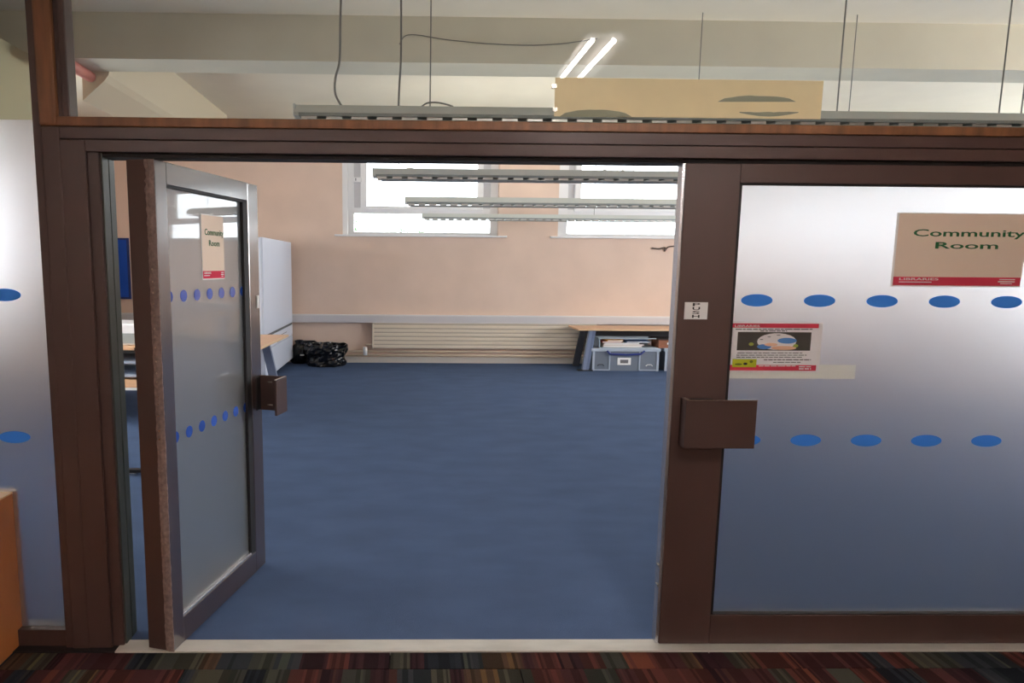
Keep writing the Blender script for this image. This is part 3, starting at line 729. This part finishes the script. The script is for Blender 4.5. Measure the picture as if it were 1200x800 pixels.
for i, (a, b, t, c, lab) in enumerate(spec_):
    h = tot*t*.95; zb0 = zs[-1] if i < 4 else (zs[4] if i == 5 else zs[3])
    nm = 'book'; o = thing(nm, lab, 'book', (cxt + tw*a + .03, Yc+.01, zc + zb0), 0, 'books and papers in the desk tray')
    bw = tw*(b-a)*.95; M_ = mat('book_cover_%d%d%d' % c, c, .5)
    bm = bmesh.new(); bx(bm, 0, bw, 0, .26, 0, h*.16); bx(bm, 0, bw, 0, .26, h*.84, h); bx(bm, 0, .01, 0, .26, 0, h); link('cover', bm, M_, o)
    box('page_block', M_PAPER, o, .01, bw-.01, .006, .25, h*.16, h*.84)
    if i < 4: zs.append(zb0 + h)
    zs = zs
bb = thing('cardboard_box', 'small brown box with a white label on the second crate', 'box', (ax(770, 404, Yc+.02), Yc+.03, zc+.001))
hb = az(778, 397, Yc+.02) - zc
box('body', M_CARD, bb, 0.03, .42, 0, .3, 0, hb-.02, .004); box('lid_flap', mat('dark_box_lid', (54, 38, 34), .7), bb, .01, .44, -.01, .31, hb-.02, hb, .003)
box('paper_label', M_PAPER, bb, .16, .24, -.002, 0, hb*.38, hb*.6)

# ---------------------------------------------------------------- waste bin and bag
xb0, xb1 = ax(357, 425, 9.86), ax(407, 425, 9.86); zt_ = az(380, 403, 9.86)
bn = thing('waste_bin', 'low waste bin lined with a shiny black bag by the white cabinet', 'bin', ((xb0+xb1)/2, 9.86, 0))
bw = (xb1-xb0)/2
def lathe_rough(rings, seg, sx, sy, jit, seed):
    rd = random.Random(seed); bm = bmesh.new(); R_ = []
    for (r, z) in rings:
        R_.append([bm.verts.new((math.cos(2*math.pi*k/seg)*r*sx*(1+rd.uniform(-jit, jit)), math.sin(2*math.pi*k/seg)*r*sy*(1+rd.uniform(-jit, jit)), z + rd.uniform(-jit, jit)*.12)) for k in range(seg)])
    for a, b in zip(R_, R_[1:]):
        for k in range(seg): bm.faces.new((a[k], a[(k+1) % seg], b[(k+1) % seg], b[k]))
    bm.faces.new(R_[0][::-1]); bm.faces.new(R_[-1]); return bm
H_ = zt_
from mathutils import noise
bm = lathe_rough([(.84, .002)] + [(.88 + .12*t/14 + .03*math.sin(t*.9), H_*(.04 + .96*t/14)) for t in range(15)] + [(.95, H_+.006), (.9, H_*.8), (.8, H_*.5)], 90, bw, .22, .004, 3)
for v in bm.verts:
    q = Vector((v.co.x*7, v.co.y*9, v.co.z*9)); a = noise.noise(q)*.10 + noise.noise(q*2.7)*.06
    v.co.x *= 1 + a; v.co.y *= 1 + a*2.2
    if v.co.z > .02: v.co.z += noise.noise(q*1.3 + Vector((5, 1, 2)))*.02
link('liner_bag', bm, M_BAG, bn)
link('bin_body', lathe_rough([(.7, 0), (.74, H_*.6)], 24, bw, .2, 0, 4), M_BLACK, bn)
xg = ax(350, 415, 10.02)
bg_ = tag(empty('refuse_bag', (xg+.01, 10.06, 0)), 'slumped black bag with a twisted neck between bin and cabinet', 'bag')
hg = az(350, 399, 9.98)
bmg = lathe_rough([(.6, 0), (1.0, hg*.15), (1.05, hg*.45), (.8, hg*.72), (.35, hg*.86), (.45, hg*.97), (.2, hg)], 22, .17, .09, .09, 9)
link('bag_body', bmg, M_BAG, bg_)
box('bag_tie', M_PAPER, bg_, .03, .09, -.135, -.125, az(348, 416, 9.98), az(348, 414.5, 9.98))
bm = bmesh.new(); prism(bm, [(-.05, hg*.82), (.28, hg*.92), (.24, hg*.99), (-.05, hg*.98)], 'y', -.03, .03); link('bag_neck', bm, M_BAG, bg_)

# ---------------------------------------------------------------- tall cabinet on the left
Xc = ax(343, 400, 9.98)
yA, yB_ = 8.03, 9.98; zcT = az(343, 284, 9.98)
cb_ = thing('tall_cabinet', 'tall pale blue-white cabinet with drawers behind the open door', 'cabinet', (Xc, yA, 0))
Lc = yB_-yA; zg = az(343, 380, 9.98)
box('carcass', M_CAB, cb_, -.7, -.02, 0, Lc, .10, zcT, .004)
box('plinth', M_BLACK, cb_, -.66, -.12, .04, Lc-.04, 0, .10)
box('upper_door', M_CAB, cb_, -.02, 0, 0.01, Lc, zg+.035, zcT, .004)
box('gap_strip', M_CABG, cb_, -.025, -.008, 0, Lc, zg, zg+.035)
zq = zg - .17
dA = box('drawer', M_CAB, cb_, -.02, 0, .01, Lc, zq+.008, zg, .004)
box('pull_recess', M_CABG, dA, 0, .003, Lc*.35, Lc*.75, zq+.10, zq+.108)
box('drawer_handle', M_CABG, dA, 0, .006, Lc*.40, Lc*.75, zq+.03, zq+.045)
box('lower_door', M_CAB, cb_, -.02, 0, .01, Lc, .10, zq, .004)

# ---------------------------------------------------------------- left desk (end seen past the open door)
zl = .72
xr_, yr_ = onz(338, 392, zl)
ld = thing('desk', 'narrow end of a beech desk with a slanted dark leg behind the door handle', 'desk', (xr_, yr_, 0))
bm = bmesh.new(); prism(bm, [(0, 0), (-.95, 0), (-.95, -1.9), (-.10, -1.9)], 'z', zl-.022, zl); link('top', bm, M_DESK, ld)
bm = bmesh.new(); prism(bm, [(0.004, .0), (-.096, -1.9), (-.106, -1.9), (-.006, 0)], 'z', zl-.023, zl+.0005); link('edge_strip', bm, M_DESKEDGE, ld)
for (a, c, y) in ((-.20, -.05, -.2), (-.28, -.13, -1.75), (-.75, -.85, -.2), (-.75, -.85, -1.75)):
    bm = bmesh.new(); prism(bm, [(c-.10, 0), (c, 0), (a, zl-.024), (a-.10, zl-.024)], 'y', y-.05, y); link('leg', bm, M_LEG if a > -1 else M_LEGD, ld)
box('cable_tray', M_LEGD, ld, -.75, -.3, -1.2, -1.0, zl-.14, zl-.03)

# ---------------------------------------------------------------- trolley, printer in the far left, notice board
tx, ty = onz(150, 407, .72)
tl = thing('shelf_trolley', 'beech trolley with grey trays in the gap beside the open door', 'trolley', (tx, ty, 0))
box('top', M_DESK, tl, -1.1, .28, 0, .8, .69, .72, .004)
box('lower_shelf', M_DESK, tl, -1.1, .28, -.35, .8, az(150, 455, ty-.3), az(150, 455, ty-.3)+.03, .004)
box('shelf_edge', M_PAPER, tl, -1.1, .28, -.356, -.35, az(150, 457, ty-.35)+.0, az(150, 457, ty-.35)+.025)
for z in (.40, .54): box('tray', mat('grey_tray', (150, 165, 188), .35), tl, -1.0, .22, .02, .7, z, z+.03, .006)
for x in (-1.06, .22):
    for y in (.03, .72): box('leg', M_LEG, tl, x, x+.06, y, y+.05, 0, .69, .003)
box('side_panel', mat('pale_blue_panel', (150, 166, 178), .4), tl, -1.0, .2, .60, .62, .3, .68)
zp = .721
pr = thing('printer', 'small white desktop device on the trolley top', 'printer', (tx-.45, ty+.15, zp))
box('body', M_WHITE, pr, 0, .75, 0, .45, 0, az(150, 379, ty+.15)-zp, .02)
box('front_panel', M_LUMD, pr, .28, .48, -.006, 0, .02, .13, .004); box('paper_slot', M_INK, pr, .52, .7, -.004, 0, .04, .05)
n0, n1 = az(145, 348, YB), az(145, 281, YB); nx0, nx1 = XL + .25, ax(150.5, 315, YB)
nb = thing('notice_board', 'blue felt notice board in the far corner, in the gap beside the open door', 'board', (0, YB, 0))
box('felt_panel', M_BLUEB, nb, nx0, nx1, -.025, 0, n0, n1)
for a, b, c, d in ((nx0-.03, nx0, n0-.03, n1+.03), (nx1, nx1+.03, n0-.03, n1+.03), (nx0, nx1, n0-.03, n0), (nx0, nx1, n1, n1+.03)): box('frame_bar', mat('navy_frame', (20, 40, 110), .5), nb, a, b, -.03, 0, c, d)
# floor foot of a stand seen low in the gap
sxx, syy = onz(153, 556, .0)
st = thing('display_stand', 'black stand with a pale-tipped foot low in the gap beside the open door', 'stand', (sxx, syy, 0))
bm = bmesh.new(); bx(bm, -.12, .42, -.02, .03, .02, .045, .005); link('foot_bar', bm, M_BLACK, st)
box('glide', M_STEEL, st, -.02, .05, -.022, .03, .0, .02, .003); box('glide', M_STEEL, st, .34, .41, -.022, .03, 0, .02, .003)
bm = bmesh.new(); tube(bm, [(.2, .005, .04), (.2, .005, 1.0)], .012, 8); link('upright', bm, M_BLACK, st, smooth=True)
box('leaflet_ledge', M_BLACK, st, .08, .34, -.02, .03, .95, .975, .003)

# ---------------------------------------------------------------- wooden open-topped box near the camera
wx1, wy1 = onz(33, 747)
wxn = wx1; zw = az(33, 573.5, wy1)
wb = thing('wooden_box', 'open-topped orange wooden box standing on striped carpet by the frosted panel', 'box', (wx1, wy1, 0))
T = .05
box('side_panel', M_BOX, wb, -T, 0, -1.1, 0, 0, zw-.004, .001)
box('end_panel', M_BOX, wb, -1.1, -T, -T*.5, 0, 0, zw-.004, .001)
box('side_panel', M_BOX, wb, -1.1-T, -1.1, -1.1, 0, 0, zw-.004, .001)
box('end_panel', M_BOX, wb, -1.1, -T, -1.1, -1.1+T*.5, 0, zw-.004, .001)
box('base_panel', M_BOX, wb, -1.1, -T, -1.08, -.02, .2, .22)
bm = bmesh.new(); bx(bm, -T, .001, -1.1, .001, zw-.004, zw+.003, .001); bx(bm, -1.1-T, -T, -T*.5, .001, zw-.004, zw+.003, .001); bx(bm, -1.1-T, -1.1, -1.1, 0, zw-.004, zw+.003); bx(bm, -1.1, -T, -1.1, -1.1+T*.5, zw-.004, zw+.003)
link('edge_banding', bm, M_BOXE, wb)

# ---------------------------------------------------------------- red pipe, loose wire on the far wall
p = [(-3.12, Y, 3.12) for Y in (2.9, by0+.1, by1+.02)]
x, z = at(106, 87, by1)
rp = bmesh.new(); tube(rp, [(x, 5.0 - .05, z-.02), (x, by1+.02, z-.02)], .045, 10); tag(link('red_pipe', rp, M_REDPIPE, None, smooth=True), 'faded red pipe running under the cross beam in the upper corner', 'pipe')
flex('loose_wire', [(764, 290.5), (772, 291.5), (779, 290), (779, 294), (783, 289.5), (792, 288), (800, 286)], YB-.02, .012, 'short dark loose wire on the far wall beside the door stile', None, mat('dark_wire', (90, 74, 66), .6))

# ---------------------------------------------------------------- outdoors: ground and shrubs past the windows
struct(box('ground', mat('lawn', (96, 118, 70), .9, var=.2, scale=2), None, -25, 30, YB+TW, 45, -1.0, -.6))
def shrub(x, y, w, zt, label, seed):
    rd = random.Random(seed); r = thing('shrub', label, 'shrub', (x, y, -.6), 0, 'pale shrubs outside the far windows')
    bm = bmesh.new()
    for k in range(520):
        a, b = rd.uniform(0, 6.28), rd.uniform(0, 1)**.5; h = rd.uniform(.9, zt+.6)
        c = Vector((math.cos(a)*b*w, math.sin(a)*b*.7, h)); d = Vector((rd.uniform(-1, 1), rd.uniform(-1, 1), rd.uniform(-.6, .6))).normalized()*.09
        s = d.cross(Vector((rd.uniform(-1, 1), rd.uniform(-1, 1), 1))).normalized()*.035
        v = [bm.verts.new(c-d), bm.verts.new(c+s), bm.verts.new(c+d), bm.verts.new(c-s)]; bm.faces.new(v)
    o = link('foliage', bm, mat('shrub_leaf', (120, 168, 120), .6), r); o['kind'] = 'stuff'
    bm = bmesh.new()
    for k in range(4): tube(bm, [(0, 0, 0), (rd.uniform(-.4, .4), rd.uniform(-.3, .3), 1.6), (rd.uniform(-w*.6, w*.6), rd.uniform(-.4, .4), zt+.2)], .03, 6)
    link('stem', bm, mat('bark', (96, 80, 62), .8), r)
shrub(-2.2, 17.5, 1.1, 2.75, 'sparse pale shrub outside, low in the first window', 1)
shrub(.4, 18.5, 1.3, 2.6, 'sparse pale shrub outside, low at the inner side of the first window', 2)
